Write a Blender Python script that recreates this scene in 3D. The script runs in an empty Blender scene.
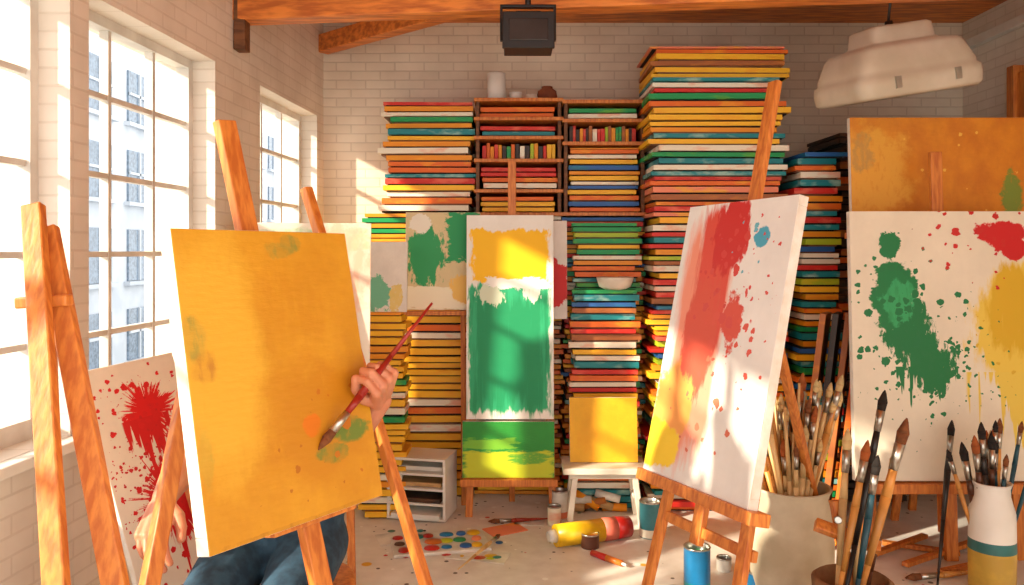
import bpy, bmesh, math, random
from mathutils import Vector, Matrix, Quaternion
sc = bpy.context.scene
CAMZ, FPX, HV = 1.3, 800.0, 250.0
V = Vector
def P(u, v, d):   # survey helper: photo measurement + real distance -> world position (metres)
    return V(((u-512)/FPX*d, d, CAMZ-(v-HV)/FPX*d))
def G(u, v):      # point on the floor
    d = CAMZ*FPX/(v-HV); return V(((u-512)/FPX*d, d, 0))
def lin(c):
    return tuple(((x/255)/12.92 if x/255 <= .04045 else ((x/255+.055)/1.055)**2.4) for x in c[:3])+(1,)
# ---------------------------------------------------------------- materials
MATS = {}
def base_mat(name):
    m = bpy.data.materials.new(name); m.use_nodes = True
    nt = m.node_tree; b = nt.nodes['Principled BSDF']; return m, nt, b
def mat(name, col, rough=.6, metal=0, col2=None, nscale=8, stretch=(1,1,1), bump=0, spec=None, lo=.38, hi=.62):
    if name in MATS: return MATS[name]
    m, nt, b = base_mat(name); N, L = nt.nodes, nt.links
    b.inputs['Roughness'].default_value = rough; b.inputs['Metallic'].default_value = metal
    if spec is not None: b.inputs['Specular IOR Level'].default_value = spec
    b.inputs['Base Color'].default_value = lin(col)
    c2 = col2 or tuple(x*.82 for x in col)
    tc = N.new('ShaderNodeTexCoord'); mp = N.new('ShaderNodeMapping'); mp.inputs['Scale'].default_value = stretch
    no = N.new('ShaderNodeTexNoise'); no.inputs['Scale'].default_value = nscale; no.inputs['Detail'].default_value = 5
    L.new(tc.outputs['Object'], mp.inputs[0]); L.new(mp.outputs[0], no.inputs[0])
    cr = N.new('ShaderNodeValToRGB'); cr.color_ramp.elements[0].position = lo; cr.color_ramp.elements[1].position = hi
    cr.color_ramp.elements[0].color = lin(c2); cr.color_ramp.elements[1].color = lin(col)
    L.new(no.outputs[0], cr.inputs[0]); L.new(cr.outputs[0], b.inputs['Base Color'])
    if bump:
        bp = N.new('ShaderNodeBump'); bp.inputs['Strength'].default_value = bump; bp.inputs['Distance'].default_value = .01
        L.new(no.outputs[0], bp.inputs['Height']); L.new(bp.outputs[0], b.inputs['Normal'])
    MATS[name] = m; return m
wood = mat('easel_wood', (218,136,58), .45, col2=(188,102,40), nscale=14, stretch=(6,6,.8), bump=.1)
wood2 = mat('beam_wood', (230,140,60), .55, col2=(182,98,40), nscale=7, stretch=(.8,6,6), bump=.2)
woodd = mat('dark_shelf_wood', (126,80,44), .6, col2=(88,52,26), nscale=10, stretch=(1,5,5), bump=.1)
stretcher = mat('stretcher_wood', (205,165,110), .6, nscale=12, stretch=(1,4,4))
canv_side = mat('canvas_side', (240,236,228), .8, col2=(226,218,204), nscale=20)
paleseat = mat('pale_paint', (236,228,212), .5, col2=(216,204,184))
white = mat('white_paint', (238,236,230), .5, col2=(224,221,212), nscale=4)
metal = mat('ferrule_metal', (200,198,190), .3, 1)
black = mat('black_metal', (20,20,22), .4)
dark = mat('dark_gap', (34,24,18), .9)
frame_m = mat('window_frame_paint', (226,222,214), .5, col2=(206,201,192))
def brick(name, axis, c1, c2, mortar, bumpst=.5):
    m, nt, b = base_mat(name); N, L = nt.nodes, nt.links
    tc = N.new('ShaderNodeTexCoord'); sp = N.new('ShaderNodeSeparateXYZ'); cb = N.new('ShaderNodeCombineXYZ')
    L.new(tc.outputs['Object'], sp.inputs[0]); L.new(sp.outputs[axis], cb.inputs[0]); L.new(sp.outputs[2], cb.inputs[1])
    no = N.new('ShaderNodeTexNoise'); no.inputs['Scale'].default_value = 4; no.inputs['Detail'].default_value = 8
    L.new(tc.outputs['Object'], no.inputs[0])
    br = N.new('ShaderNodeTexBrick'); br.inputs['Scale'].default_value = 1
    br.inputs['Brick Width'].default_value = .17; br.inputs['Row Height'].default_value = .052; br.inputs['Mortar Size'].default_value = .005
    br.inputs['Mortar Smooth'].default_value = .6
    br.inputs['Color1'].default_value = lin(c1); br.inputs['Color2'].default_value = lin(c2); br.inputs['Mortar'].default_value = lin(mortar)
    L.new(cb.outputs[0], br.inputs['Vector'])
    mx = N.new('ShaderNodeMix'); mx.data_type = 'RGBA'; mx.blend_type = 'MULTIPLY'; mx.inputs[0].default_value = .3
    L.new(br.outputs[0], mx.inputs[6])
    cr = N.new('ShaderNodeValToRGB'); cr.color_ramp.elements[0].position = .3; cr.color_ramp.elements[0].color = (.55,.5,.43,1); cr.color_ramp.elements[1].position = .6
    L.new(no.outputs[0], cr.inputs[0]); L.new(cr.outputs[0], mx.inputs[7]); L.new(mx.outputs[2], b.inputs['Base Color'])
    ad = N.new('ShaderNodeMath'); ad.operation = 'MULTIPLY_ADD'; ad.inputs[1].default_value = -1; 
    L.new(br.outputs['Fac'], ad.inputs[0]); L.new(no.outputs[0], ad.inputs[2])
    bp = N.new('ShaderNodeBump'); bp.inputs['Strength'].default_value = bumpst; bp.inputs['Distance'].default_value = .006
    L.new(ad.outputs[0], bp.inputs['Height']); L.new(bp.outputs[0], b.inputs['Normal'])
    b.inputs['Roughness'].default_value = .75
    return m
brick_b = brick('painted_brick_back', 0, (238,226,206), (232,219,199), (218,204,184), .3)
brick_l = brick('painted_brick_side', 1, (236,228,216), (231,222,209), (222,212,198), .2)

class NT:  # tiny node helper
    def __init__(s, nt): s.N, s.L = nt.nodes, nt.links
    def val(s, inp, x):
        if hasattr(x, 'links'): s.L.new(x, inp)
        else: inp.default_value = x
    def m(s, op, a, b=0.0, c=0.0, clamp=False):
        n = s.N.new('ShaderNodeMath'); n.operation = op; n.use_clamp = clamp
        s.val(n.inputs[0], a); s.val(n.inputs[1], b); s.val(n.inputs[2], c); return n.outputs[0]
    def vm(s, op, a, b=(0,0,0)):
        n = s.N.new('ShaderNodeVectorMath'); n.operation = op; s.val(n.inputs[0], a); s.val(n.inputs[1], b)
        return n.outputs['Value'] if op == 'LENGTH' else n.outputs[0]
    def noise(s, vec, scale, detail=5, rough=.5):
        n = s.N.new('ShaderNodeTexNoise'); n.inputs['Scale'].default_value = scale; n.inputs['Detail'].default_value = detail
        n.inputs['Roughness'].default_value = rough
        s.L.new(vec, n.inputs[0]); return n
def paint_mat(name, base, aspect, layers, base2=None, rough=.55):
    """layers: (kind,cx,cy,rx,ry,amp,noise_scale,stretch,colour,opacity[,sharpness]) in canvas units (height = 1)"""
    m, nt, b = base_mat(name); h = NT(nt); N, L = nt.nodes, nt.links
    tc = N.new('ShaderNodeTexCoord')
    Pv = h.vm('MULTIPLY', tc.outputs['UV'], (aspect, 1, 1))
    n0 = h.noise(h.vm('MULTIPLY', Pv, (1, .7, 1)), 4, 10, .65)
    mx = N.new('ShaderNodeMix'); mx.data_type = 'RGBA'
    f = h.m('MULTIPLY_ADD', n0.outputs[0], 4.0, -1.5, clamp=True); L.new(f, mx.inputs[0])
    mx.inputs[6].default_value = lin(base2 or tuple(x*.95 for x in base)); mx.inputs[7].default_value = lin(base)
    col = mx.outputs[2]; i = 0
    for ly in layers:
        i += 1; kind = ly[0]
        if kind == 'dots':
            _, cx, cy, R, scale, thr, c = ly
            jit = h.noise(Pv, 60, 2)
            Pj = h.vm('ADD', Pv, h.vm('MULTIPLY', h.vm('SUBTRACT', jit.outputs['Color'], (.5,.5,.5)), (.018,.018,0)))
            v = N.new('ShaderNodeTexVoronoi'); v.inputs['Scale'].default_value = scale; L.new(Pj, v.inputs['Vector'])
            ln = h.vm('LENGTH', h.vm('SUBTRACT', Pv, (cx, cy, 0)))
            fall = h.m('SUBTRACT', 1.0, h.m('DIVIDE', ln, R), clamp=True)
            sp = N.new('ShaderNodeSeparateColor'); L.new(v.outputs['Color'], sp.inputs[0])
            r = h.m('MULTIPLY', h.m('MULTIPLY', h.m('POWER', sp.outputs[0], 2.0), thr), fall)
            mask = h.m('MULTIPLY', h.m('SUBTRACT', r, v.outputs['Distance']), 40.0, clamp=True)
        elif kind == 'drips':
            _, cx, y0, rx, Ln_, scale, c = ly
            sp = N.new('ShaderNodeSeparateXYZ'); L.new(Pv, sp.inputs[0])
            cb = N.new('ShaderNodeCombineXYZ'); L.new(sp.outputs[0], cb.inputs[0]); L.new(h.m('MULTIPLY', sp.outputs[1], .04), cb.inputs[1])
            nz = h.noise(cb.outputs[0], scale, 3, .6)
            xf = h.m('SUBTRACT', 1.0, h.m('ABSOLUTE', h.m('DIVIDE', h.m('SUBTRACT', sp.outputs[0], cx), rx)), clamp=True)
            below = h.m('DIVIDE', h.m('SUBTRACT', y0, sp.outputs[1]), Ln_)
            thr = h.m('ADD', h.m('MULTIPLY_ADD', nz.outputs[0], 4.0, -1.9), h.m('MULTIPLY', xf, .5))
            mask = h.m('MULTIPLY', h.m('SUBTRACT', thr, below), 14.0, clamp=True)
            mask = h.m('MULTIPLY', h.m('MULTIPLY', mask, h.m('MULTIPLY', xf, 20.0, clamp=True)), h.m('GREATER_THAN', below, 0.0))
        else:
            cx, cy, rx, ry, amp, ns, st, c, op = ly[1:10]; sharp = ly[10] if len(ly) > 10 else 14.0
            q = h.vm('DIVIDE', h.vm('SUBTRACT', Pv, (cx, cy, 0)), (rx, ry, 1))
            if kind == 'ell': d = h.vm('LENGTH', q)
            elif kind == 'burst':
                ln = h.vm('LENGTH', q)
                nd = h.noise(h.vm('NORMALIZE', q), ns, 4, .7)
                d = h.m('SUBTRACT', ln, h.m('MULTIPLY_ADD', nd.outputs[0], amp*8, -amp*4)); 
            else:
                sp = N.new('ShaderNodeSeparateXYZ'); L.new(q, sp.inputs[0])
                d = h.m('MAXIMUM', h.m('ABSOLUTE', sp.outputs[0]), h.m('ABSOLUTE', sp.outputs[1]))
            nn = h.noise(h.vm('ADD', h.vm('MULTIPLY', Pv, (st[0], st[1], 1)), (i*3.1, i*1.7, 0)), 9 if kind == 'burst' else ns, 10, .68)
            d2 = h.m('ADD', d, h.m('MULTIPLY_ADD', nn.outputs[0], amp*5, -amp*2.5))
            mask = h.m('MULTIPLY_ADD', d2, -sharp, sharp, clamp=True)
            db = h.noise(h.vm('ADD', h.vm('MULTIPLY', Pv, (st[0]*2.2, st[1]*.8, 1)), (i*5.3, i, 0)), 12, 6, .6)
            brk = h.m('MULTIPLY_ADD', db.outputs[0], 7.0, -3.5+(op-.5)*6, clamp=True) if op < .97 else 1.0
            mask = h.m('MULTIPLY', mask, h.m('MULTIPLY_ADD', brk, .45, op-.2, clamp=True) if op < .97 else op)
        k = N.new('ShaderNodeMix'); k.data_type = 'RGBA'; L.new(mask, k.inputs[0]); L.new(col, k.inputs[6]); k.inputs[7].default_value = lin(c)
        col = k.outputs[2]
    L.new(col, b.inputs['Base Color']); b.inputs['Roughness'].default_value = rough
    bp = N.new('ShaderNodeBump'); bp.inputs['Strength'].default_value = .25; bp.inputs['Distance'].default_value = .004
    n1 = h.noise(h.vm('MULTIPLY', Pv, (1, 3, 1)), 14, 8)
    L.new(n1.outputs[0], bp.inputs['Height']); L.new(bp.outputs[0], b.inputs['Normal'])
    return m
# ---------------------------------------------------------------- mesh builder
class MB:
    def __init__(s, name):
        s.name = name; s.bm = bmesh.new(); s.mats = []; s.uv = s.bm.loops.layers.uv.new('UVMap')
    def mi(s, m):
        if m not in s.mats: s.mats.append(m)
        return s.mats.index(m)
    def hexa(s, pts, m):   # pts: 4 bottom + 4 top
        vs = [s.bm.verts.new(p) for p in pts]; k = s.mi(m); fs = []
        for f in ((3,2,1,0),(4,5,6,7),(0,1,5,4),(1,2,6,5),(2,3,7,6),(3,0,4,7)):
            fc = s.bm.faces.new([vs[i] for i in f]); fc.material_index = k; fs.append(fc)
        return fs
    def box(s, c, size, m, rot=None):
        c = V(c); a, b, d = [x/2 for x in size]
        pts = [V((x*a, y*b, z*d)) for z in (-1,1) for x, y in ((-1,-1),(1,-1),(1,1),(-1,1))]
        if rot: pts = [rot @ p for p in pts]
        return s.hexa([p+c for p in pts], m)
    def beam(s, p0, p1, w, t, m, side=V((1,0,0)), w1=None):
        p0, p1 = V(p0), V(p1); ax = (p1-p0).normalized(); x = (side-ax*side.dot(ax)).normalized(); y = ax.cross(x)
        w1 = w1 or w; pts = []
        for p, ww in ((p0, w), (p1, w1)):
            for a, b in ((-1,-1),(1,-1),(1,1),(-1,1)): pts.append(p+x*a*ww/2+y*b*t/2)
        return s.hexa(pts, m)
    def cyl(s, p0, p1, r0, r1, m, n=12, caps=True, smooth=True):
        p0, p1 = V(p0), V(p1); ax = (p1-p0).normalized(); h = V((1,0,0)) if abs(ax.x) < .9 else V((0,1,0))
        x = ax.cross(h).normalized(); y = ax.cross(x); k = s.mi(m); R = []
        for p, r in ((p0, r0), (p1, r1)):
            R.append([s.bm.verts.new(p+(x*math.cos(a)+y*math.sin(a))*r) for a in [2*math.pi*i/n for i in range(n)]])
        for i in range(n):
            f = s.bm.faces.new([R[0][i], R[0][(i+1)%n], R[1][(i+1)%n], R[1][i]]); f.material_index = k; f.smooth = smooth
        if caps:
            for r, rr in ((R[0][::-1], r0), (R[1], r1)):
                if rr > 1e-5: s.bm.faces.new(r).material_index = k
    def lathe(s, prof, o, m, n=32, ms=None, rot=None, sx=1, sy=1, smooth=True, sq=1.0):
        o = V(o); rings = []
        pw = lambda t: math.copysign(abs(t)**sq, t)
        for r, z in prof:
            ring = []
            for i in range(n):
                a = 2*math.pi*(i+.5)/n; p = V((pw(math.cos(a))*max(r,1e-4)*sx, pw(math.sin(a))*max(r,1e-4)*sy, z))
                if rot: p = rot @ p
                ring.append(s.bm.verts.new(p+o))
            rings.append(ring)
        for j in range(len(rings)-1):
            k = s.mi(ms[j] if ms else m)
            for i in range(n):
                f = s.bm.faces.new([rings[j][i], rings[j][(i+1)%n], rings[j+1][(i+1)%n], rings[j+1][i]]); f.material_index = k; f.smooth = smooth
    def sphere(s, c, r, m, seg=12, sc3=(1,1,1), rot=None):
        k = s.mi(m); res = bmesh.ops.create_uvsphere(s.bm, u_segments=seg*2, v_segments=seg, radius=r)
        for v in res['verts']:
            p = V((v.co.x*sc3[0], v.co.y*sc3[1], v.co.z*sc3[2]))
            v.co = (rot @ p if rot else p)+V(c)
            for f in v.link_faces: f.material_index = k; f.smooth = True
    def capsule(s, p0, p1, r0, r1, m):
        s.cyl(p0, p1, r0, r1, m, 16); s.sphere(p0, r0, m, 8); s.sphere(p1, r1, m, 8)
    def canvas(s, bl, ux, uy, n, T, front, side=None, bars=True):
        """stretched canvas: bl corner of FRONT face, ux/uy edge vectors, n front normal"""
        side = side or canv_side; bl, ux, uy, n = V(bl), V(ux), V(uy), V(n).normalized()
        b = bl-n*T; x, y = ux.normalized(), uy.normalized(); t = .004
        def bx(o, a, c, th, mm): 
            return s.hexa([o, o+a, o+a+c, o+c, o+n*th, o+a+n*th, o+a+c+n*th, o+c+n*th], mm)
        fs = bx(bl-n*t, ux, uy, t, side)
        fs[1].material_index = s.mi(front)
        for lp, uv in zip(fs[1].loops, ((0,0),(1,0),(1,1),(0,1))): lp[s.uv].uv = uv
        w = .03
        bx(b, ux, y*w, T-t, side); bx(b+uy-y*w, ux, y*w, T-t, side)
        bx(b+y*w, x*w, uy-y*2*w, T-t, side); bx(b+ux-x*w+y*w, x*w, uy-y*2*w, T-t, side)
        bx(b+uy*.5-y*w/2+x*w, ux-x*2*w, y*w, T*.5, stretcher)
    def done(s, bevel=0, parent=None, mods=None):
        me = bpy.data.meshes.new(s.name)
        bmesh.ops.recalc_face_normals(s.bm, faces=s.bm.faces[:]) 
        s.bm.to_mesh(me); s.bm.free()
        for m in s.mats: me.materials.append(m)
        ob = bpy.data.objects.new(s.name, me); sc.collection.objects.link(ob)
        if bevel:
            md = ob.modifiers.new('bevel', 'BEVEL'); md.width = bevel; md.segments = 2; md.limit_method = 'ANGLE'; md.angle_limit = 1
        if parent: ob.parent = parent
        return ob
# ---------------------------------------------------------------- room
YW = 4.65; XR = 2.62; ZC = 2.62
def lx(y): return -1.417+.069*y
m, nt, b = base_mat('floor_concrete'); h = NT(nt); N, L = nt.nodes, nt.links
tc = N.new('ShaderNodeTexCoord'); o = tc.outputs['Object']
n1 = h.noise(o, 1.6, 8); n2 = h.noise(o, 14, 6)
cr = N.new('ShaderNodeValToRGB'); cr.color_ramp.elements[0].color = lin((216,207,196)); cr.color_ramp.elements[1].color = lin((243,238,229))
cr.color_ramp.elements[0].position = .35; cr.color_ramp.elements[1].position = .62
L.new(h.m('MULTIPLY_ADD', n2.outputs[0], .35, h.m('MULTIPLY', n1.outputs[0], .65)), cr.inputs[0]); col = cr.outputs[0]
for k, (s_, c_, th) in enumerate([(9,(40,110,90),.2),(11,(200,60,40),.16),(7,(230,170,40),.18),(14,(60,60,70),.14),(18,(250,248,240),.3),(22,(90,80,70),.25)]):
    v = N.new('ShaderNodeTexVoronoi'); v.inputs['Scale'].default_value = s_; L.new(h.vm('ADD', o, (k*2.3, k, 0)), v.inputs['Vector'])
    sp = N.new('ShaderNodeSeparateColor'); L.new(v.outputs['Color'], sp.inputs[0])
    r = h.m('MULTIPLY', h.m('POWER', sp.outputs[0], 5.0), th)
    mask = h.m('MULTIPLY', h.m('SUBTRACT', r, v.outputs['Distance']), 30.0, clamp=True)
    kx = N.new('ShaderNodeMix'); kx.data_type = 'RGBA'; L.new(mask, kx.inputs[0]); L.new(col, kx.inputs[6]); kx.inputs[7].default_value = lin(c_); col = kx.outputs[2]
L.new(col, b.inputs['Base Color']); b.inputs['Roughness'].default_value = .45
floor_m = m
w = MB('floor'); w.box((.6, 1.5, -.05), (4.6, 6.6, .1), floor_m); w.done()
w = MB('wall_back'); w.box(((lx(YW)-.25+XR+.2)/2, YW+.1, ZC/2), (XR+.2-lx(YW)+.25, .2, ZC), brick_b); w.done()
w = MB('wall_right'); w.box((XR+.1, 1.6, ZC/2), (.2, 6.1, ZC), brick_l); w.done()
w = MB('trim_1'); w.box((XR-.02, 3.2, 2.47), (.04, 2.88, .05), white); w.done(.004)
w = MB('ceiling'); w.box((.6, 1.6, ZC+.05), (4.6, 6.5, .1), wood2); w.done()
w = MB('wall_left')
def lbox(mb, y0, y1, z0, z1, t0, t1, m):
    pts = []
    for z in (z0, z1):
        for y, t in ((y0,t1),(y0,t0),(y1,t0),(y1,t1)): pts.append(V((lx(y)-t, y, z)))
    mb.hexa(pts, m)
ZS, ZT = .77, 2.06
OPEN = [(.35,2.28),(2.37,3.22),(3.69,4.53)]
lbox(w, -1.4, YW, 0, ZS, 0, .24, brick_l); lbox(w, -1.4, YW, ZT, ZC, 0, .24, brick_l)
ys = [-1.4]+[y for o_ in OPEN for y in o_]+[YW]
for i in range(0, len(ys), 2): lbox(w, ys[i], ys[i+1], ZS, ZT, 0, .24, brick_l)
w.done()
for i, (y0, y1) in enumerate(OPEN):
    w = MB('window_%d' % (i+1)); ncol = [6,3,3][i]
    T0, T1 = .09, .14; fw = .035
    lbox(w, y0, y0+fw, ZS, ZT, T0, T1, frame_m); lbox(w, y1-fw, y1, ZS, ZT, T0, T1, frame_m)
    lbox(w, y0+fw, y1-fw, ZS, ZS+fw+.02, T0, T1, frame_m); lbox(w, y0+fw, y1-fw, ZT-fw, ZT, T0, T1, frame_m)
    for c in range(1, ncol):
        yy = y0+(y1-y0)*c/ncol; ww = .022 if (i == 0 and c == 3) else .009
        lbox(w, yy-ww, yy+ww, ZS+fw, ZT-fw, T0+.01, T1-.01, frame_m)
    for r in range(1, 5):
        zz = ZS+(ZT-ZS)*r/5; lbox(w, y0+fw, y1-fw, zz-.009, zz+.009, T0+.012, T1-.012, frame_m)
    w.done()
    w = MB('trim_%d' % (i+2)); lbox(w, y0-.02, y1+.02, ZS-.03, ZS, -.05, .0, white); w.done(.004)
w = MB('baseboard_left'); lbox(w, -1.4, YW-.02, 0, .1, -.015, 0, white); w.done()
w = MB('ceiling_beam'); w.beam((-1.2,3.44,2.325), (2.6,2.98,2.325), .10, .10, wood2, V((0,1,0))); w.done(.006)
w = MB('ceiling_beam'); w.beam((-1.09,4.6,2.48), (.35,3.3,2.47), .08, .10, wood2, V((0,1,0))); w.done(.006)
w = MB('ceiling_beam'); w.beam((-1.15,3.3,2.53), (2.6,3.6,2.53), .1, .16, wood2, V((0,1,0))); w.done(.006)
w = MB('beam_bracket'); w.box((-1.155,3.42,2.27), (.05,.07,.24), woodd); w.done(.004)
w = MB('door_1'); w.box((XR-.03, 3.7, 1.1), (.05, .8, 2.2), wood); w.box((XR-.04,3.7,1.1),(.07,.06,2.24), woodd); w.box((XR-.04,4.09,1.12),(.07,.06,2.24), wood); w.done(.004)
glassd = mat('facade_glass', (124,142,162), .2); facade = mat('facade_stone', (190,198,208), .8, col2=(174,184,196), nscale=1)
w = MB('building')
w.box((-18, 42, 4), (6, 60, 16), facade)
for j in range(20):
    for k in range(4): 
        w.box((-14.98, 14+j*3, -2+k*3.1), (.12, 1.7, 2.0), glassd); w.box((-14.9, 14+j*3, -3.1+k*3.1), (.3, 2.2, .15), facade)
        w.box((-14.9, 14+j*3, -2+k*3.1), (.1, .1, 2.0), facade); w.box((-14.9, 14+j*3, -1.9+k*3.1), (.1, 1.7, .1), facade)
w.done()
w = MB('street_ground'); w.box((-22, 20, -4.1), (40, 120, .2), mat('asphalt', (190,188,184), .8)); w.done()
# ---------------------------------------------------------------- stacks
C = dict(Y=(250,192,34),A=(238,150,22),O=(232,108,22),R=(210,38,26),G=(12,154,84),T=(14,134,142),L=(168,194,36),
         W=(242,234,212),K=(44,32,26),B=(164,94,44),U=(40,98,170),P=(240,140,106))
keys = list(C)
other = dict(Y='A',A='Y',O='Y',R='P',G='L',T='W',L='Y',W='P',K='B',B='A',U='T',P='Y')
amt = dict(R=.6,G=.5,T=.6,W=.5,U=.6,P=.6,O=.5)
def slabm(k):
    q = amt.get(k, .35)
    return mat('paint_edge_'+k, C[k], .5, col2=tuple(x*(1-q)+y*q for x, y in zip(C[k], C[other[k]])), nscale=5, stretch=(1.6,1.6,4), lo=.34, hi=.48)
for k in keys: slabm(k)
def stack_into(mb, x0, x1, yf, dep, z0, z1, pal, th, jit, rnd):
    z = z0
    while z < z1-.008:
        t = min(rnd.uniform(*th), z1-z); k = rnd.choice(pal)
        j = lambda: rnd.uniform(-jit, jit)
        cx = (x0+x1)/2+j()*.7; sx = (x1-x0)+j(); 
        a = Matrix.Rotation(math.radians(rnd.uniform(-2.2,2.2)), 3, 'Z')
        mb.box((cx, yf+dep/2+j()*.6, z+t*.60), (sx, dep-jit, t*.74), slabm(k), a)
        mb.box((cx, yf+dep/2+.008, z+t*.12), (sx-.03, dep-jit-.02, t*.25), dark if rnd.random() < .6 else woodd, a)  # dark strips put the shade between slabs into the colour
        z += t
def stack(name, x0, x1, yf, dep, z0, z1, pal, th=(.02,.032), jit=.02, seed=1):
    w = MB(name); stack_into(w, x0, x1, yf, dep, z0, z1, pal, th, jit, random.Random(seed)); return w.done()
MIX = 'YYAORGTYWLRAYWOUTAPTBRY'
stack('shadow_fill_stack', -.79,-.22,4.2,.42,0,1.0,'YYYYYYYYAYWYO',th=(.034,.05),seed=2)
stack('shadow_fill_stack', -.79,-.24,4.22,.4,1.0,1.5,'YAYAWAOAYGY',seed=3)
w = MB('shadow_fill_stack'); r_ = random.Random(6); stack_into(w,-.68,-.215,4.24,.38,1.5,2.09,'RWUTAOPRWYTOGW',(.022,.042),.03,r_); w.done()
def shelf(name, x0, x1, yf, z0, z1, boards, seed, books=()):
    w = MB(name); r = random.Random(seed); dep = .38; t = .018
    w.box((x0+t/2, yf+dep/2, (z0+z1)/2), (t, dep, z1-z0), woodd); w.box((x1-t/2, yf+dep/2, (z0+z1)/2), (t, dep, z1-z0), woodd)
    w.box(((x0+x1)/2, yf+dep-.01, (z0+z1)/2), (x1-x0, .01, z1-z0), dark)
    bz = [z0]+boards+[z1]
    for z in bz: w.box(((x0+x1)/2, yf+dep/2-.01, z-t/2 if z > z0 else z+t/2), (x1-x0+.02, dep+.02, t), wood)
    for i in range(len(bz)-1):
        a, b_ = bz[i]+(.018 if i == 0 else 0), bz[i+1]-t
        if i in books:
            x = x0+.03
            while x < x1-.04:
                tw = r.uniform(.014,.028); hh = (b_-a)*r.uniform(.7,.9)
                w.box((x+tw/2, yf+.14, a+hh/2), (tw*.9, .2, hh), slabm(r.choice('YAORGTWBLK'))); x += tw
        else: stack_into(w, x0+.03, x1-.03, yf+.01, dep-.05, a, b_-.02 if b_-a < .3 else b_-.01, 'RWGTAYPUOYTOLAW', (.022,.034), .012, r)
    return w.done(.002)
stack('shadow_fill_stack', -.18,.26,4.24,.38,0,1.48,'YABAOYABOW',seed=8)
shelf('storage_shelf', -.19,.26,4.22,1.48,2.1,[1.62,1.78,1.9,2.0],9,(2,))
stack('shadow_fill_stack', .275,.70,4.24,.38,0,1.48,'YAGTORBAUW',seed=10)
shelf('storage_shelf', .275,.70,4.22,1.48,2.09,[1.87,1.99],11,(1,))
stack('shadow_fill_stack', .32,.655,4.12,.1,0,1.44,'YGTLGWAYOTG',th=(.024,.036),seed=12)
stack('shadow_fill_stack', .30,.635,4.0,.1,0,1.10,'TGYOLRWGBYTUW',th=(.026,.04),seed=13)
stack('shadow_fill_stack', .70,1.35,3.95,.46,0,2.31,MIX,th=(.022,.038),jit=.035,seed=31)
stack('shadow_fill_stack', 1.42,1.61,3.92,.5,0,1.78,'YAORGTLTURAOTGW',th=(.026,.042),jit=.03,seed=15)
stack('shadow_fill_stack', 1.68,2.05,4.1,.45,0,1.9,'KKBKKOK',th=(.03,.05),jit=.02,seed=16)  # added stack, its dark slab colours stand in for shadow
stack('shadow_fill_stack', -.73,-.52,3.85,.2,0,1.0,'YAYYYGWA',th=(.03,.042),seed=17)
w = MB('ceramic_jar'); w.lathe([(0,0),(.045,0),(.05,.01),(.05,.16),(.042,.165),(.042,.15),(0,.15)], (-.085,4.36,2.1), white); w.done()
w = MB('teacup'); w.lathe([(0,0),(.02,0),(.032,.03),(.036,.05),(.032,.05),(.028,.03),(0,.01)], (.02,4.33,2.1), white)
w.lathe([(.0,0),(.05,.003),(.052,.008),(0,.006)], (.02,4.33,2.1), white); w.done()
w = MB('clay_pot'); w.lathe([(0,0),(.04,0),(.055,.03),(.05,.06),(.03,.075),(.03,.085),(.02,.08),(0,.07)], (.19,4.34,2.1), mat('terracotta',(150,84,50),.8,col2=(110,60,40),bump=.4)); 
w.lathe([(0,0),(.028,0),(.036,.02),(.03,.04),(0,.045)], (.105,4.33,2.1), paleseat); w.done()
w = MB('bowl'); w.lathe([(0,0),(.05,0),(.08,.015),(.095,.06),(.092,.064),(.085,.06),(.07,.02),(0,.012)], V((.521,4.05,1.10)), paleseat); w.done()
# ---------------------------------------------------------------- lamps
w = MB('stage_spotlight'); c = P(528,36,3.15)
w.box(c, (.19,.16,.12), black); w.box(c+V((0,-.085,0)), (.2,.02,.14), black)
w.box(c+V((0,-.097,-.0)), (.15,.006,.085), mat('lamp_glass',(50,50,52),.15))
for sx in (-1,1): w.box(c+V((sx*.105,0,.05)), (.01,.03,.14), black)
w.box(c+V((0,0,.115)), (.22,.03,.012), black); w.cyl(c+V((0,0,.115)), V((c.x,c.y,2.3)), .012,.012,black)
for k in range(5): w.box(c+V((0,.0,.065)), (.18-.02*k,.14-.02*k,.012+.01*k), black)
w.done(.004)
lampm = mat('enamel_lamp', (220,210,192), .4, col2=(200,188,166), nscale=4)
w = MB('industrial_ceiling_lamp'); c = P(895,84,3.6); R_ = Matrix.Rotation(math.radians(-9),3,'Y')@Matrix.Rotation(math.radians(6),3,'X')@Matrix.Rotation(math.radians(8),3,'Z')
w.lathe([(0,.255),(.13,.255),(.145,.245),(.155,.185),(.165,.175),(.225,.165),(.245,.145),(.28,.06),(.282,.04),(.296,.03),(.30,.0),(.296,-.045),(.28,-.06),(.255,-.05),(.25,-.02)], c, lampm, 64, rot=R_, sy=.75, sq=.26)
w.lathe([(.25,-.02),(.2,-.025),(0,-.03)], c, mat('lamp_lens',(210,206,196),.2), 64, rot=R_, sy=.75, sq=.26)
for sx in (-1,1): w.box(c+R_@V((sx*.14,-.228,.0)), (.025,.012,.05), metal, R_)
w.cyl(c+R_@V((0,0,.25)), c+R_@V((0,0,.28)), .02,.015, black); w.cyl(c+R_@V((0,0,.28)), V((c.x+.0,c.y,ZC)), .006,.006, black); w.done()
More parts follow.
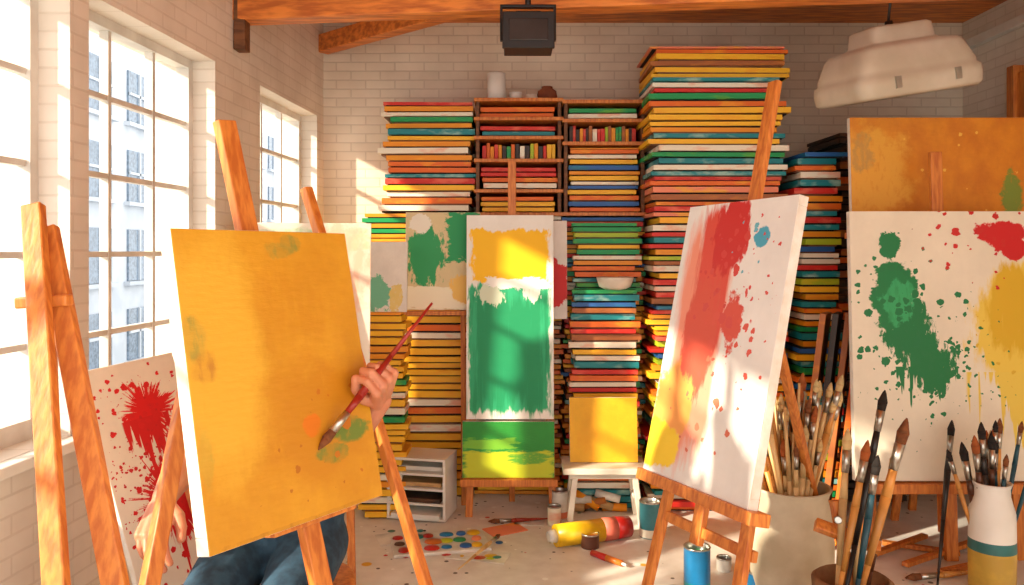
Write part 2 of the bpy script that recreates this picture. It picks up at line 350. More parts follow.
# ---------------------------------------------------------------- paintings + easels
def easel(name, parts, bev=.003):
    w = MB(name)
    for p in parts:
        w.beam(p[0], p[1], p[2], p[3], wood, p[4] if len(p) > 4 else V((1,0,0)))
    return w.done(bev)
def framevec(tl, tr, bl):
    ux = tr-tl; uy = tl-bl; uy = uy-ux*(uy.dot(ux)/ux.length_squared); n = ux.cross(uy).normalized(); return tl-uy, ux, uy, n
tl, tr, bl = V((-.590,1.38,1.338)), V((-.359,1.72,1.336)), V((-.493,1.32,.795))
bl, ux, uy, n = framevec(tl, tr, bl); a = ux.length/uy.length
och = paint_mat('ochre_painting', (222,164,42), a, [
 ('ell',.1,.6,.25,.55,.35,3,(1,.6),(232,182,58),.8,2.5),
 ('ell',.5,.3,.3,.3,.35,3,(1,1),(204,140,30),.75,2.5),
 ('ell',.45,.75,.2,.2,.4,3,(1,1),(208,146,32),.6,2.5),
 ('ell',.03,.66,.05,.09,.35,6,(1,1),(156,150,70),.5,3),
 ('ell',.06,.56,.05,.06,.4,6,(1,1),(186,122,46),.5,3),
 ('ell',.03,.28,.03,.10,.4,6,(1,1),(140,158,76),.4,3),
 ('ell',.42,.93,.07,.035,.5,9,(1,1),(140,146,66),.5,4),
 ('ell',.46,.96,.05,.03,.5,9,(1,1),(120,140,66),.5,4),
 ('ell',.63,.27,.10,.05,.4,7,(1,1.6),(104,136,56),.7,4),
 ('ell',.55,.20,.09,.03,.5,7,(1,1.6),(110,136,56),.55,4),
 ('ell',.45,.31,.04,.04,.4,8,(1,1),(222,124,26),.7,4),
 ('box',.36,.0,.3,.015,.4,12,(1,1),(176,120,32),.5,6),
 ('dots',.6,.3,.35,18,.5,(196,116,24)),('dots',.4,.2,.35,30,.4,(184,112,24))], base2=(208,148,34), rough=.4)
w = MB('ochre_canvas_painting'); w.canvas(bl, ux, uy, n, .034, och); w.done(.002)
nb = -n
mp_ = lambda f, hh: bl+ux*f+uy*hh+nb*.050
easel('artist_easel', [
 (mp_(.433,1.42), mp_(.788,-bl.z/uy.z), .042,.022, ux),
 ((P(306,188,1.92)), V((.0,1.68,0)), .024,.022, ux),
 (V((-.602,1.56,1.2)), V((-.665,1.12,0)), .03,.022, ux),
 (bl+nb*.03-uy*.010+ux*.35, bl+ux*.85+nb*.03-uy*.010, .010,.03, uy),
 (V((-.61,1.58,1.12)), P(335,300,1.86), .03,.018, V((0,0,1)))])
easel('artist_easel', [
 (V((-.868,1.45,1.381)), V((-.51,.99,0)), .036,.022),
 (V((-.855,1.47,1.34)), V((-.378,1.09,0)), .038,.022),
 (V((-.87,1.48,1.33)), V((-.97,1.75,0)), .03,.022),
 (P(18,303,1.42), P(70,300,1.42), .02,.025, V((0,0,1)))])
tl, tr, bl = P(80,372,2.0), P(172,352,2.2), P(122,600,1.9)
bl, ux, uy, n = framevec(tl, tr, bl); bl = bl-uy*.05; uy = uy*1.05; a = ux.length/uy.length
spm = paint_mat('red_splatter_painting', (244,232,210), a, [
 ('burst',.24,.76,.11,.12,.34,9,(1,1),(220,18,22),1),
 ('drips',.24,.74,.13,.28,26,(210,18,22)),
 ('burst',.24,.36,.13,.17,.36,9,(1,1),(214,16,22),1),
 ('drips',.24,.36,.15,.36,24,(206,18,22)),
 ('dots',.22,.76,.38,30,.9,(214,20,24)),('dots',.2,.3,.4,26,.9,(212,18,24)),('dots',.2,.55,.5,50,.7,(200,20,24))])
w = MB('red_splatter_painting'); w.canvas(bl, ux, uy, n, .025, spm); w.done(.002)
easel('artist_easel', [
 (P(152,366,2.24), P(188,480,2.12)+(P(188,480,2.12)-P(152,366,2.24))*1.55, .03,.02),
 (P(100,400,2.25), V((-1.1,2.2,0)), .028,.02),
 (bl-n*.03-uy*.02, bl+ux-n*.03-uy*.02, .03,.05, uy)])
# right white canvas
tl, tr, br = V((.590,2.65,1.442)), V((.792,2.2,1.454)), V((.610,2.12,.616))
ux = tr-tl; uy = tr-br; uy = uy-ux*(uy.dot(ux)/ux.length_squared); n = ux.cross(uy).normalized(); bl = tl-uy; a = ux.length/uy.length
pk = paint_mat('red_wash_painting', (236,234,228), a, [
 ('box',.18,.50,.15,.46,.16,4,(4,.6),(234,146,118),.88,4),
 ('box',.21,.72,.10,.27,.2,6,(5,.5),(214,74,54),.88,6),
 ('ell',.27,.88,.10,.15,.3,8,(3,1),(198,34,28),.96,7),
 ('ell',.19,.50,.10,.24,.4,6,(4,.8),(212,80,56),.82,5),
 ('ell',.10,.26,.12,.16,.4,6,(2,1),(238,160,76),.85,5),
 ('ell',.07,.11,.12,.10,.3,6,(1.5,1),(244,206,36),1,8),
 ('ell',.35,.58,.055,.10,.5,9,(1,1),(210,76,56),.8,7),
 ('ell',.43,.86,.035,.04,.45,10,(1,1),(70,164,190),.85,8),
 ('dots',.33,.62,.3,20,.75,(206,70,60)),('dots',.33,.5,.3,30,.9,(214,80,60)),('dots',.34,.8,.3,36,.9,(204,60,50)),('dots',.28,.3,.3,26,.7,(214,110,80)),('dots',.4,.85,.2,30,.6,(100,174,190))])
w = MB('red_wash_painting'); w.canvas(bl, ux, uy, n, .034, pk); w.done(.002)
nb = -n; cm = tl+ux*.5+nb*.055; up = uy.normalized()
easel('artist_easel', [
 (cm+up*.40, cm-up*1.02, .044,.022, ux),
 (bl+ux*.22+nb*.05+uy*.25, P(645,585,2.5)+(P(645,585,2.5)-P(665,485,2.52))*.82, .034,.022, ux),
 (bl+ux*.9+nb*.05+uy*.3, P(737,585,2.12)+(P(737,585,2.12)-P(750,490,2.16))*1.75, .036,.022, ux),
 (cm-up*.1+nb*.02, V((1.25,3.1,0)), .03,.022, ux),
 (bl+nb*.02-uy*.02-ux*.02, bl+ux*1.06+nb*.02-uy*.02, .035,.07, uy),
 (bl+ux*.1+nb*.06-uy*.14, bl+ux*.98+nb*.06-uy*.14, .03,.02, uy)])
# centre painting
a = .43/.99
cp = paint_mat('green_yellow_painting', (243,241,234), a, [
 ('box',.215,.80,.195,.13,.14,7,(3,1),(252,196,10),1,16),
 ('box',.215,.345,.205,.315,.10,7,(4,.7),(44,176,122),1,20),
 ('box',.215,.33,.20,.29,.3,6,(5,.4),(18,150,96),.75,5),
 ('box',.25,.665,.15,.028,.6,10,(1,3),(243,241,234),1,14),
 ('ell',.12,.60,.07,.05,.5,9,(3,1),(214,226,200),.8,8),
 ('ell',.33,.62,.05,.05,.6,9,(4,1),(240,238,228),.7,8)], rough=.6)
w = MB('green_yellow_painting'); w.canvas((-.222,3.87,.481), (.425,0,0), (0,.05,.99), (0,-.99,.05), .03, cp); w.done(.002)
lp = paint_mat('lime_green_painting', (40,150,52), 1.68, [
 ('box',.84,.2,.9,.28,.16,3,(1,3),(196,208,36),1,8),('box',.5,.60,.5,.1,.4,5,(.6,4),(120,190,50),.8,6),('ell',1.2,.35,.4,.12,.4,5,(.6,4),(90,170,50),.7,5)])
w = MB('lime_green_painting'); w.canvas((-.24,3.86,.2), (.445,0,0), (0,.01,.27), (0,-.99,.04), .03, lp); w.done(.002)
easel('artist_easel', [
 (V((.0,3.97,1.74)), V((.0,3.93,.14)), .04,.022), (V((-.19,3.93,.6)), V((-.21,3.90,0)), .035,.025),(V((.18,3.93,.6)), V((.20,3.90,0)), .035,.025),
 (V((-.2,3.97,1.3)), V((-.21,3.93,.5)), .02,.02), (V((.0,3.98,1.5)), V((.0,4.14,0)), .03,.02),
 (V((-.25,3.87,.18)), V((.22,3.87,.18)), .035,.07, V((0,0,1)))])
gp = paint_mat('green_patch_painting', (226,208,160), .77, [
 ('box',.62,.75,.2,.28,.3,6,(2,3),(30,160,94),.96,9),('ell',.2,.55,.20,.33,.4,7,(3,1),(40,160,94),.95,8),('box',.35,.12,.5,.12,.35,6,(1,3),(244,236,208),1),('ell',.6,.22,.14,.16,.4,7,(2,1),(242,198,100),.85,6),('ell',.15,.88,.12,.1,.4,7,(1,1),(240,236,220),.8)])
w = MB('green_patch_painting'); w.canvas((-.535,4.0,1.0), (.375,0,0), (0,.03,.49), (0,-.99,.06), .025, gp); w.done(.002)
easel('artist_easel', [(V((-.53,4.06,1.3)), V((-.60,3.9,0)), .028,.02),(V((-.25,4.07,1.3)), V((-.245,4.08,0)), .026,.02),
 (V((-.55,4.0,.985)), V((-.15,4.0,.985)), .02,.05, V((0,0,1)))])
wp = paint_mat('pastel_painting', (240,232,214), .6, [('box',.3,.93,.35,.05,.4,6,(1,2),(170,206,160),.6,5),('ell',.45,.8,.2,.2,.4,6,(1,1),(240,190,160),.6,4)])
w = MB('pastel_canvas_painting'); w.canvas((-1.10,3.12,.45), (.52,.12,0), (0,.06,.96), (.22,-.97,.06), .03, wp); w.done(.002)
easel('artist_easel', [(V((-1.02,3.25,1.2)), V((-1.08,3.0,0)), .03,.02),(V((-.68,3.27,1.2)), V((-.62,3.1,0)), .03,.02),(V((-1.1,3.12,.43)), V((-.57,3.24,.43)), .03,.05, V((0,0,1)))])
wg = paint_mat('white_green_painting', (242,238,228), .6, [('ell',.2,.25,.2,.25,.4,6,(1,1),(120,196,160),.8),('ell',.45,.2,.1,.2,.4,6,(1,1),(236,210,120),.7)])
w = MB('white_green_painting'); w.canvas((-.72,3.87,1.0), (.21,0,0), (0,.04,.34), (0,-.99,.1), .022, wg); w.done(.002)
wr = paint_mat('white_red_painting', (242,236,228), .35, [('ell',.2,.35,.2,.26,.35,6,(1,1),(212,26,26),1)])
w = MB('white_red_painting'); w.canvas((.10,4.05,.95), (.18,0,0), (0,.03,.5), (0,-.99,.06), .022, wr); w.done(.002)
a = .69
bp_ = paint_mat('splatter_painting_large', (240,230,208), a, [
 ('ell',.60,.56,.18,.24,.3,6,(2,.5),(236,204,80),.85,6),
 ('ell',.61,.62,.13,.18,.35,6,(2,.5),(220,178,34),.8,5),
 ('drips',.58,.40,.18,.32,30,(234,204,84)),
 ('ell',.54,.915,.09,.06,.45,8,(1,1),(206,24,26),1,12),
 ('ell',.60,.86,.05,.04,.5,8,(1,1),(206,24,26),1,12),
 ('ell',.14,.88,.035,.055,.55,9,(1,1),(14,124,68),1),
 ('ell',.155,.68,.09,.13,.45,10,(1,1),(10,124,66),1,10),
 ('ell',.21,.54,.085,.12,.55,10,(2.4,.7),(14,120,64),1,10),
 ('ell',.28,.42,.09,.09,.6,12,(2.6,.7),(14,120,64),1,10),
 ('ell',.17,.66,.06,.09,.55,10,(1.5,1),(50,170,104),.7,6),
 ('drips',.26,.42,.12,.16,40,(14,120,64)),
 ('dots',.2,.6,.42,34,1.0,(16,120,66)),('dots',.45,.9,.28,34,.9,(204,34,30)),('dots',.3,.4,.34,50,.95,(20,120,66)),('dots',.6,.45,.3,40,.7,(222,180,50))])
w = MB('green_splatter_painting'); w.canvas((1.408,3.28,.352), (.80,0,0), (0,.06,1.11), (0,-.99,.06), .032, bp_); w.done(.002)
op = paint_mat('orange_painting', (230,148,36), 1.7, [('ell',.2,.5,.4,.5,.4,4,(1,1),(236,172,60),.7,3),('ell',1.45,.3,.1,.22,.5,6,(1,1),(130,152,56),.75,5),('box',.9,.02,.9,.05,.5,8,(1,1),(214,80,30),.7,6),('ell',.1,.7,.12,.2,.5,6,(1,1),(196,150,76),.6,4),('dots',.9,.6,.9,14,.4,(246,196,80))], base2=(210,124,28))
w = MB('orange_canvas_painting'); w.canvas((1.54,3.62,1.38), (.86,0,0), (0,.03,.525), (0,-.99,.06), .03, op); w.done(.002)
easel('artist_easel', [(P(935,152,3.45), V((1.84,3.4,.1)), .05,.025),(V((1.5,3.36,.5)), V((1.46,3.36,0)), .04,.025),(V((2.1,3.36,.5)), V((2.14,3.36,0)), .04,.025),
 (V((1.44,3.30,.325)), V((2.24,3.30,.325)), .04,.09, V((0,0,1))),(V((1.84,3.46,1.5)), V((1.84,3.85,0)), .035,.022),(V((1.84,3.37,.33)), V((1.84,3.35,0)), .05,.03)])
easel('artist_easel', [(V((1.65,3.70,1.3)), V((1.62,3.60,0)), .035,.022),(V((2.3,3.70,1.3)), V((2.33,3.60,0)), .035,.022),(V((1.52,3.63,1.365)), V((2.42,3.63,1.365)), .028,.06, V((0,0,1))),(V((2.0,3.72,1.85)), V((2.0,4.0,0)), .035,.022)])
w = MB('leaning_canvas_stack')
for i, k in enumerate('BKBO'):
    x = 1.36+i*.055; w.box((x, 3.62, .52), (.025,.42,1.0), slabm(k), Matrix.Rotation(math.radians(7),3,'Y')@Matrix.Rotation(math.radians(-25),3,'Z'))
w.done(.002)
# ---------------------------------------------------------------- stool with yellow canvas
w = MB('step_stool')
w.box((.44,3.86,.262), (.40,.24,.03), paleseat); w.box((.44,3.86,.235), (.34,.18,.03), paleseat)
for sx in (-1,1):
    for sy in (-1,1): w.beam((.44+sx*.14,3.86+sy*.07,.24), (.44+sx*.17,3.86+sy*.09,0), .028,.028, paleseat)
    w.beam((.44+sx*.155,3.79,.11), (.44+sx*.155,3.93,.11), .02,.02, paleseat)
w.done(.004)
ym = paint_mat('yellow_painting', (244,184,24), 1.1, [('ell',.6,.4,.5,.5,.4,3,(1,1),(236,170,16),.7,3)])
w = MB('yellow_canvas_painting'); w.canvas((.278,3.84,.28), (.328,0,0), (0,.04,.305), (0,-.99,.12), .025, ym); w.done(.002)
w = MB('desk_organizer'); cx, cy = -.44, 3.93; R_ = Matrix.Rotation(math.radians(-12),3,'Z')
def ob_(p, s_, m_): w.box(V((cx,cy,0))+R_@V(p), s_, m_, R_)
ob_((-.14,0,.155),(.014,.2,.29),white); ob_((.14,0,.155),(.014,.2,.29),white); ob_((0,.095,.155),(.28,.01,.29),white)
for k in range(5): ob_((0,0,.012+k*.071),(.294,.205,.012),white)
for k in range(4): ob_((0,-.06+.02*k,.03+k*.071),(.24,.12,.02), [white,slabm('K'),stretcher,white][k])
w.done(.002)
# ---------------------------------------------------------------- vessels, brushes, cans
pal_b = [mat('brush_handle_honey',(226,156,76),.4),mat('brush_handle_dark',(96,54,32),.4),mat('brush_handle_red',(176,50,28),.35),mat('brush_handle_tan',(238,198,136),.45),mat('brush_handle_black',(34,30,30),.35),mat('brush_handle_teal',(24,80,96),.4)]
bris = [mat('bristle_brown',(130,76,40),.9,nscale=60),mat('bristle_black',(34,26,22),.9),mat('bristle_cream',(224,192,134),.9),mat('bristle_rust',(180,96,44),.9)]
def brush(w, p0, p1, s=1.0, hm=None, bmm=None, r=random):
    """p0 handle end, p1 bristle tip"""
    p0, p1 = V(p0), V(p1); Ln = (p1-p0).length; d = (p1-p0)/Ln; hm = hm or r.choice(pal_b); bmm = bmm or r.choice(bris)
    f0 = Ln-.085*s; f1 = Ln-.042*s
    q = lambda t: p0+d*t
    w.cyl(q(0), q(f0*.5), .0025*s, .0055*s, hm, 8); w.cyl(q(f0*.5), q(f0*.86), .0055*s, .0085*s, hm, 8); w.cyl(q(f0*.86), q(f0), .0085*s, .0065*s, hm, 8)
    w.cyl(q(f0), q(f1), .0070*s, .0085*s, metal, 10); w.cyl(q(f1), q(f1+.018*s), .008*s, .0095*s, bmm, 10); w.cyl(q(f1+.018*s), q(Ln-.006*s), .0095*s, .004*s, bmm, 10); w.cyl(q(Ln-.006*s), q(Ln), .004*s, .001*s, bmm, 10)
stone = mat('stoneware', (206,192,166), .75, col2=(180,164,136), nscale=6, bump=.3)
pc = V((1.02,2.92,0)); w = MB('stoneware_pot')
w.lathe([(0,.0),(.10,0),(.125,.03),(.145,.12),(.148,.25),(.135,.36),(.125,.40),(.135,.43),(.14,.44),(.128,.44),(.115,.40),(.12,.3),(.12,.05),(0,.04)], pc, stone, 40); w.done()
w = MB('paintbrush_bundle'); r = random.Random(4)
for i in range(68):
    an = r.uniform(0, 2*math.pi); rr = r.uniform(.0,.075); b0 = pc+V((-math.cos(an)*rr*.5, math.sin(an)*rr*.6, .06))
    t = pc+V((math.cos(an)*rr*3.0+r.uniform(-.03,.03), math.sin(an)*rr*1.6, r.uniform(.62,.86))); 
    if r.random() < .4: brush(w, t, b0, r.uniform(1.3,1.9), r.choice([pal_b[0],pal_b[3]]), None, r)
    else: brush(w, b0, t, r.uniform(1.1,1.6), r.choice(pal_b[:1]*6+[pal_b[3]]*6+pal_b), r.choice([bris[0],bris[2],bris[3],bris[2]]), r)
w.done()
band1 = mat('glaze_teal',(50,120,120),.4); band2 = mat('glaze_yellow',(222,180,70),.4)
vc = V((1.80,3.0,0)); w = MB('ceramic_vase')
w.lathe([(0,0),(.07,0),(.078,.02),(.08,.13),(.081,.18),(.08,.22),(.078,.32),(.062,.38),(.06,.41),(.068,.43),(.06,.43),(.05,.40),(.06,.3),(.06,.04),(0,.03)], vc, white, 36, ms=[band2,band2,band2,band2,band1]+[white]*9); w.done()
w = MB('paintbrush_bundle')
for i in range(16):
    an = r.uniform(0, 2*math.pi); rr = r.uniform(0,.035); t = vc+V((math.cos(an)*rr*5+r.uniform(-.03,.03), math.sin(an)*rr*3, r.uniform(.54,.68)))
    brush(w, vc+V((math.cos(an)*rr*.5, math.sin(an)*rr*.5,.06)), t, r.uniform(1.0,1.7), r.choice([pal_b[4],pal_b[1],pal_b[0],pal_b[5],pal_b[0]]), None, r)
w.done()
bc = V((1.03,2.42,0)); w = MB('cloth_wrapped_bucket'); cloth = mat('brown_cloth',(164,120,80),.95,col2=(120,82,50),nscale=10,bump=.6)
w.lathe([(0,0),(.09,0),(.105,.03),(.11,.2),(.118,.3),(.105,.31),(.098,.2),(0,.05)], bc, cloth, 24); w.done()
w = MB('paintbrush_bundle')
for (u1,v1,d1,dx,s_,hm,bm_) in [(885,390,2.45,-.03,1.5,4,1),(907,418,2.42,.0,1.9,0,0),(848,428,2.5,-.03,1.6,3,2),(868,440,2.4,-.05,1.5,0,3),(878,455,2.35,.01,1.4,5,1),(860,470,2.45,.03,1.3,3,0),(896,450,2.5,.03,1.3,1,2)]:
    brush(w, bc+V((dx-.03,0,.06)), P(u1,v1,d1), s_, pal_b[hm], bris[bm_])
w.done()
def can(name, p, rad, hgt, body, paint, band=None):
    w = MB(name); w.lathe([(0,0),(rad*.97,0),(rad,.004),(rad,hgt*.25),(rad,hgt*.75),(rad,hgt-.004),(rad*1.04,hgt),(rad*.98,hgt+.004),(rad*.9,hgt),(rad*.9,hgt*.85)], p, body, 28, ms=[body]*2+[band or body]+[body]*2+[metal]*4)
    w.lathe([(rad*.91,hgt*.86),(0,hgt*.87)], p, paint, 28); return w.done()
blu = mat('can_blue',(20,120,176),.35); tealp = mat('paint_teal',(30,130,130),.3)
org = mat('paint_orange',(236,126,40),.3); redp = mat('paint_red',(206,36,30),.3); yel = mat('paint_yellow',(248,196,30),.3); whp = mat('paint_white',(240,236,226),.3); grn = mat('paint_green',(30,150,86),.3)
def onfloor(u, d): return V(((u-512)/FPX*d, d, 0))
can('paint_can', onfloor(697,3.05), .05,.17, blu, grn, mat('can_teal',(20,140,150),.4))
can('paint_can', onfloor(760,2.95), .055,.12, blu, org)
can('paint_can', onfloor(799,2.72), .045,.10, redp, org, whp)
can('paint_jar', onfloor(676,2.9), .045,.065, mat('jar_rust',(150,70,50),.4), redp)
can('paint_jar', onfloor(724,3.25), .03,.05, whp, mat('paint_dark',(50,40,40),.3))
can('paint_jar', G(590,547), .04,.06, mat('jar_brown',(90,50,36),.3), org)
can('paint_jar', G(560,517), .04,.13, whp, redp, slabm('P'))
can('paint_jar', G(650,536), .048,.16, mat('jar_teal',(60,130,140),.3), whp, slabm('W'))
can('paint_jar', V((.20,3.78,0)), .032,.09, slabm('W'), redp)
w = MB('paint_tube')
q0, q1 = V((.19,3.5,.05)), V((.53,3.62,.05)); e = (q1-q0).normalized(); L_ = (q1-q0).length
w.cyl(q0, q0+e*L_*.62, .048,.05, yel, 24); w.cyl(q0+e*L_*.62, q0+e*L_*.8, .05,.05, mat('label_pink',(236,120,96),.5), 24); w.cyl(q0+e*L_*.8, q1, .05,.044, redp, 24); w.cyl(q0-e*.035, q0, .022,.03, whp, 16); w.done()
w = MB('paint_tube'); q0, q1 = G(592,556)+V((0,0,.014)), G(622,567)+V((0,0,.014)); w.cyl(q0,(q0+q1)/2,.013,.014,redp,14); w.cyl((q0+q1)/2,q1,.014,.012,org,14); w.cyl(q1,q1+(q1-q0)*.15,.006,.006,whp,10); w.done()
w = MB('paper_roll_bundle')
for i in range(7): w.cyl(V((.24+.035*i,3.985,.022+.035*(i%3))), V((.36+.035*i,3.97,.022+.04*(i%2))), .02,.02, [stretcher,whp,slabm('A'),slabm('B')][i%4], 12)
w.done()
w = MB('paint_palette'); c0 = G(440,545); R_ = Matrix.Rotation(math.radians(12),3,'Z')
w.box(c0+V((0,0,.008)), (.42,.24,.014), whp, R_)
cols = [redp,yel,grn,blu,org,tealp,slabm('K'),slabm('P'),slabm('U'),slabm('L'),redp,yel]
for i in range(18):
    p = R_@V((-.17+(i%6)*.066+r.uniform(-.01,.01), -.075+.075*(i//6), .016)); rr = r.uniform(.018,.034); w.lathe([(rr,0),(rr*.9,.006),(rr*.4,.009),(0,.01)], c0+p, cols[(i*5)%12], 14, sx=r.uniform(.8,1.3))
w.done(.003)
w = MB('watercolour_sheet'); 
for (du,dv,sx,sy,k,ro) in [(400,538,.2,.14,'W',20),(478,556,.26,.12,'W',-14),(505,530,.18,.12,'P',30),(530,522,.14,.1,'W',-8)]:
    c0 = G(du,dv); w.box(c0+V((0,0,.002)), (sx,sy,.003), [whp,slabm(k)][k == 'P'], Matrix.Rotation(math.radians(ro),3,'Z'))
for i in range(30):
    p = G(r.uniform(385,500), r.uniform(530,560)); w.lathe([(r.uniform(.008,.026),0),(0,.004)], p+V((0,0,.003)), r.choice(cols), 12, sx=r.uniform(.6,1.5))
w.done()
w = MB('paintbrush'); brush(w, G(548,521)+V((0,0,.012)), G(488,524)+V((0,0,.012)), 1.3, pal_b[2], bris[0]); w.done()
w = MB('paintbrush'); brush(w, G(458,573)+V((0,0,.014)), G(500,540)+V((0,0,.025)), 1.1, pal_b[3], bris[0]); w.done()
w = MB('wood_offcuts')
for (a_, b_, z_) in [((882,545),(960,556),.012),((905,572),(975,548),.03),((870,560),(925,540),.02),((940,575),(1010,560),.012)]:
    w.beam(G(*a_)+V((0,0,z_)), G(*b_)+V((0,0,z_)), .03,.018, wood, V((0,1,0)))
w.done(.002)
w = MB('paintbrush'); brush(w, G(985,575)+V((0,0,.016)), G(905,582)+V((0,0,.016)), 1.6, pal_b[0], bris[0]); w.done()
w = MB('paintbrush'); brush(w, V((1.62,3.05,0.0)), V((1.76,3.2,.62)), 1.5, pal_b[4], bris[1]); w.done()
w = MB('wooden_clamp'); w.beam(P(815,524,2.5), P(880,548,2.45), .035,.03, wood); w.beam(P(835,500,2.5), P(850,585,2.45), .03,.03, wood); w.cyl(P(838,520,2.42), P(838,520,2.56), .012,.012, metal); w.done(.003)
# ---------------------------------------------------------------- painter (seated behind the ochre canvas)
skin = mat('skin', (214,144,110), .5, col2=(198,128,96), nscale=12); skin.node_tree.nodes['Principled BSDF'].inputs['Subsurface Weight'].default_value = .1
shirt = mat('linen_shirt', (232,214,182), .85, col2=(214,194,158), nscale=9, bump=.3)
denim = mat('denim', (44,76,98), .9, col2=(30,56,76), nscale=40, bump=.2)
hairm = mat('hair_brown', (70,42,26), .6, col2=(44,26,16), nscale=30, stretch=(6,6,1), bump=.5)
shoe = mat('shoe_leather', (60,44,36), .5)
per = bpy.data.objects.new('person_painter', None); sc.collection.objects.link(per)
def organic(w, vox, sm=4):
    ob = w.done(parent=per)
    md = ob.modifiers.new('r','REMESH'); md.mode = 'VOXEL'; md.voxel_size = vox; md.use_smooth_shade = True
    md = ob.modifiers.new('s','SMOOTH'); md.factor = .5; md.iterations = sm
    return ob
pel = V((-.555,1.93,.60)); hipL, hipR = pel+V((-.08,-.01,0)), pel+V((.08,-.01,0))
w = MB('jeans')
w.sphere(pel+V((0,0,.02)), .12, denim, 12, (1.22,.95,.9)); w.capsule(pel+V((-.06,0,.08)), pel+V((.06,0,.08)), .095,.095, denim)
kL, kR = V((-.645,1.54,.52)), V((-.475,1.55,.52)); aL, aR = V((-.68,1.56,.10)), V((-.45,1.60,.10))
for hp, kn, an_ in ((hipL,kL,aL),(hipR,kR,aR)):
    w.capsule(hp, kn, .084,.058, denim); w.capsule(kn, kn.lerp(an_,.35), .056,.054, denim); w.capsule(kn.lerp(an_,.35), an_, .054,.044, denim)
organic(w, .009)
w = MB('belt'); w.lathe([(.0,0),(.142,0),(.145,.004),(.145,.03),(.142,.034),(0,.034)], pel+V((0,0,.135)), mat('belt_leather',(90,50,28),.5), 32, sx=1.08, sy=.78); w.done(parent=per)
w = MB('shirt')
w.capsule(pel+V((-.05,0,.14)), pel+V((.05,0,.14)), .095,.095, shirt)
w.sphere(V((-.553,1.90,.86)), .13, shirt, 12, (1.1,.8,1.1)); w.sphere(V((-.55,1.87,.97)), .13, shirt, 12, (1.18,.82,.9))
sL, sR = V((-.70,1.86,1.02)), V((-.40,1.86,1.02))
w.capsule(sL, sR, .06,.06, shirt); w.capsule(V((-.55,1.86,1.02)), V((-.545,1.83,1.085)), .075,.058, shirt)
eL, eR = V((-.775,1.90,.80)), V((-.42,1.765,.80))
w.capsule(sL, sL.lerp(eL,.95), .056,.046, shirt); w.capsule(sR, sR.lerp(eR,.95), .056,.046, shirt)
organic(w, .008)
def fdir(a, c, ang): return a*math.cos(ang)+c*math.sin(ang)
def hand(name, elbow, W, a, c, curl, thumb, flip=1):
    a = a.normalized(); c = (c-a*c.dot(a)).normalized(); b = a.cross(c).normalized()*flip
    w = MB(name)
    w.capsule(elbow, elbow.lerp(W,.4), .040,.037, skin); w.capsule(elbow.lerp(W,.4), W-a*.01, .037,.025, skin)
    offs = [.031,.0105,-.010,-.029]; kl = [.086,.09,.086,.078]; fl_ = [.072,.080,.074,.058]; rd = [.0092,.0095,.009,.008]
    for i in range(4):
        K = W+a*kl[i]+b*offs[i]
        w.capsule(W+b*offs[i]*.55+a*.008, K, .0155,.0115, skin)
        p = K; 
        for j, (fr, an_) in enumerate(zip((.44,.31,.25), curl[i])):
            q = p+fdir(a, c, math.radians(an_))*fl_[i]*fr; w.capsule(p, q, rd[i]*(1-.08*j), rd[i]*(1-.08*(j+1)), skin); p = q
    p = W+a*.018+b*.018; 
    for (da, db, dc), rr in zip(thumb, (.0135,.0115,.0095)):
        q = p+a*da+b*db+c*dc; w.capsule(p, q, rr*1.08, rr, skin); p = q
    return organic(w, .0026, 2)
tip, end = V((-.373,1.54,.915)), V((-.17,1.70,1.187)); g = (end-tip).normalized()
a_ = V((.25,-.8,.55)).normalized(); c_ = a_.cross(g); bpnt = tip.lerp(end,.50)
K = bpnt-c_.normalized()*.021-a_*.012; W_ = K-a_*.088
hand('hand_left', eR, W_, a_, c_, [(55,120,165),(60,130,180),(65,135,190),(65,140,195)], [(.03,.022,.018),(.024,.002,.022),(.018,-.008,.010)])
w = MB('paintbrush'); brush(w, end, tip, 1.05, mat('brush_handle_crimson',(160,36,26),.3), bris[0])
w.done()
hand('hand_right', eL, V((-.742,1.70,.765)), V((.10,-.8,-.45)), V((.35,.3,-.9)), [(20,45,70),(25,55,85),(28,60,90),(32,65,95)], [(.03,.025,.012),(.026,.008,.010),(.02,.0,.008)], flip=1)
hc = V((-.54,1.80,1.195)); fd = V((.30,-.90,-.32)).normalized(); sd = V((.95,.32,0)).normalized(); sd = (sd-fd*sd.dot(fd)).normalized(); ud = sd.cross(fd)*-1
if ud.z < 0: ud = -ud
RM = Matrix((sd, -fd, ud)).transposed()
H = lambda x, y, z: hc+RM@V((x, -y, z))   # y = towards face
w = MB('head')
w.sphere(hc, .08, skin, 14, (.92,1.12,1.1), RM); w.sphere(H(0,.022,-.045), .056, skin, 12, (.95,1,1.0), RM); w.sphere(H(0,.048,-.082), .024, skin, 10)
w.capsule(H(0,.085,.0), H(0,.102,-.028), .009,.012, skin); w.sphere(H(-.012,.094,-.03), .008, skin, 8); w.sphere(H(.012,.094,-.03), .008, skin, 8)
w.capsule(H(-.016,.084,-.054), H(.016,.084,-.054), .007,.007, skin)
for sx in (-1,1):
    w.capsule(H(.02*sx,.084,.018), H(.048*sx,.07,.018), .010,.009, skin); w.sphere(H(.076*sx,-.005,-.01), .024, skin, 10, (.35,.7,1.2), RM)
w.capsule(V((-.545,1.84,1.05)), hc+V((0,.01,-.05)), .05,.048, skin); organic(w, .0045, 2)
w = MB('face_features'); eyew = mat('eye_white',(240,236,230),.2); iris = mat('iris',(60,40,24),.2); lip = mat('lips',(186,92,84),.5)
for sx in (-1,1):
    w.sphere(H(.031*sx,.074,.0), .0125, eyew, 8); w.sphere(H(.031*sx,.083,-.001), .006, iris, 8); w.capsule(H(.016*sx,.092,.024), H(.047*sx,.080,.024), .0035,.002, hairm)
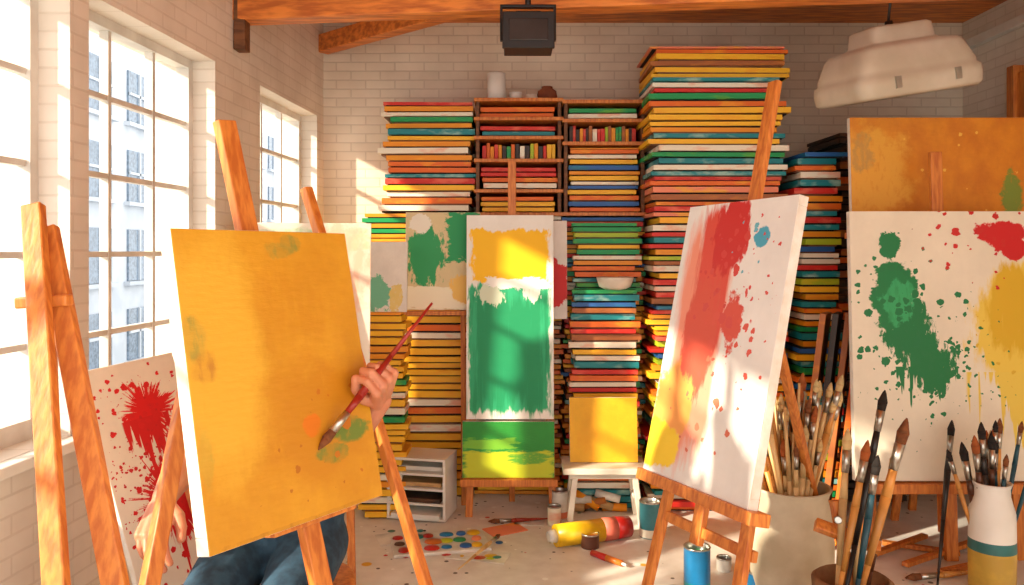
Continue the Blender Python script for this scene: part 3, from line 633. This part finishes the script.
w.capsule(H(-.016,.090,-.052), H(.016,.090,-.052), .0035,.0035, lip); w.capsule(H(-.012,.089,-.059), H(.012,.089,-.059), .004,.004, lip); w.done(parent=per)
w = MB('hair'); w.sphere(H(0,-.02,.018), .084, hairm, 14, (.99,1.1,1.08), RM); w.sphere(H(0,-.055,-.035), .062, hairm, 10, (1.05,.9,1.1), RM)
w.capsule(H(-.045,.05,.07), H(.045,.05,.07), .022,.022, hairm)
for sx in (-1,1): w.capsule(H(.07*sx,.01,.04), H(.07*sx,-.02,-.03), .018,.014, hairm)
organic(w, .006, 2)
w = MB('shoes')
for an_ in (aL, aR): w.capsule(an_+V((0,.02,-.055)), an_+V((.02,-.16,-.06)), .042,.036, shoe)
organic(w, .008)
w = MB('wooden_stool'); w.lathe([(0,.46),(.16,.46),(.17,.465),(.17,.49),(.16,.495),(0,.495)], (pel.x,pel.y+.02,0), wood, 32)
for k in range(4):
    an_ = math.pi/4+k*math.pi/2; w.cyl((pel.x+math.cos(an_)*.12,pel.y+.02+math.sin(an_)*.12,.465),(pel.x+math.cos(an_)*.18,pel.y+.02+math.sin(an_)*.18,0),.017,.015,wood)
for k in range(4):
    a0, a1 = math.pi/4+k*math.pi/2, math.pi/4+(k+1)*math.pi/2
    w.cyl((pel.x+math.cos(a0)*.155,pel.y+.02+math.sin(a0)*.155,.2),(pel.x+math.cos(a1)*.155,pel.y+.02+math.sin(a1)*.155,.2),.01,.01,wood)
w.done()
# ---------------------------------------------------------------- light
sd_ = V((1,.6,-.5)).normalized()
sl = bpy.data.lights.new('sun','SUN'); sl.energy = 9.0; sl.angle = math.radians(1.8); sl.color = (1,.88,.68)
so = bpy.data.objects.new('sun', sl); so.rotation_euler = sd_.to_track_quat('-Z','Y').to_euler(); so.location = (-5,-4,6); sc.collection.objects.link(so)
wd = bpy.data.worlds.new('sky'); sc.world = wd; wd.use_nodes = True; bg = wd.node_tree.nodes['Background']
bg.inputs[0].default_value = (1,.965,.905,1); bg.inputs[1].default_value = 2.65
# ---------------------------------------------------------------- camera
cd = bpy.data.cameras.new('camera'); cd.sensor_width = 36; cd.lens = FPX/1024*36; cd.shift_y = (HV-292.5)/1024; cd.clip_start = .05
co = bpy.data.objects.new('camera', cd); co.location = (0,0,CAMZ); co.rotation_euler = (math.pi/2,0,0); sc.collection.objects.link(co); sc.camera = co
sc.view_settings.view_transform = 'Standard'
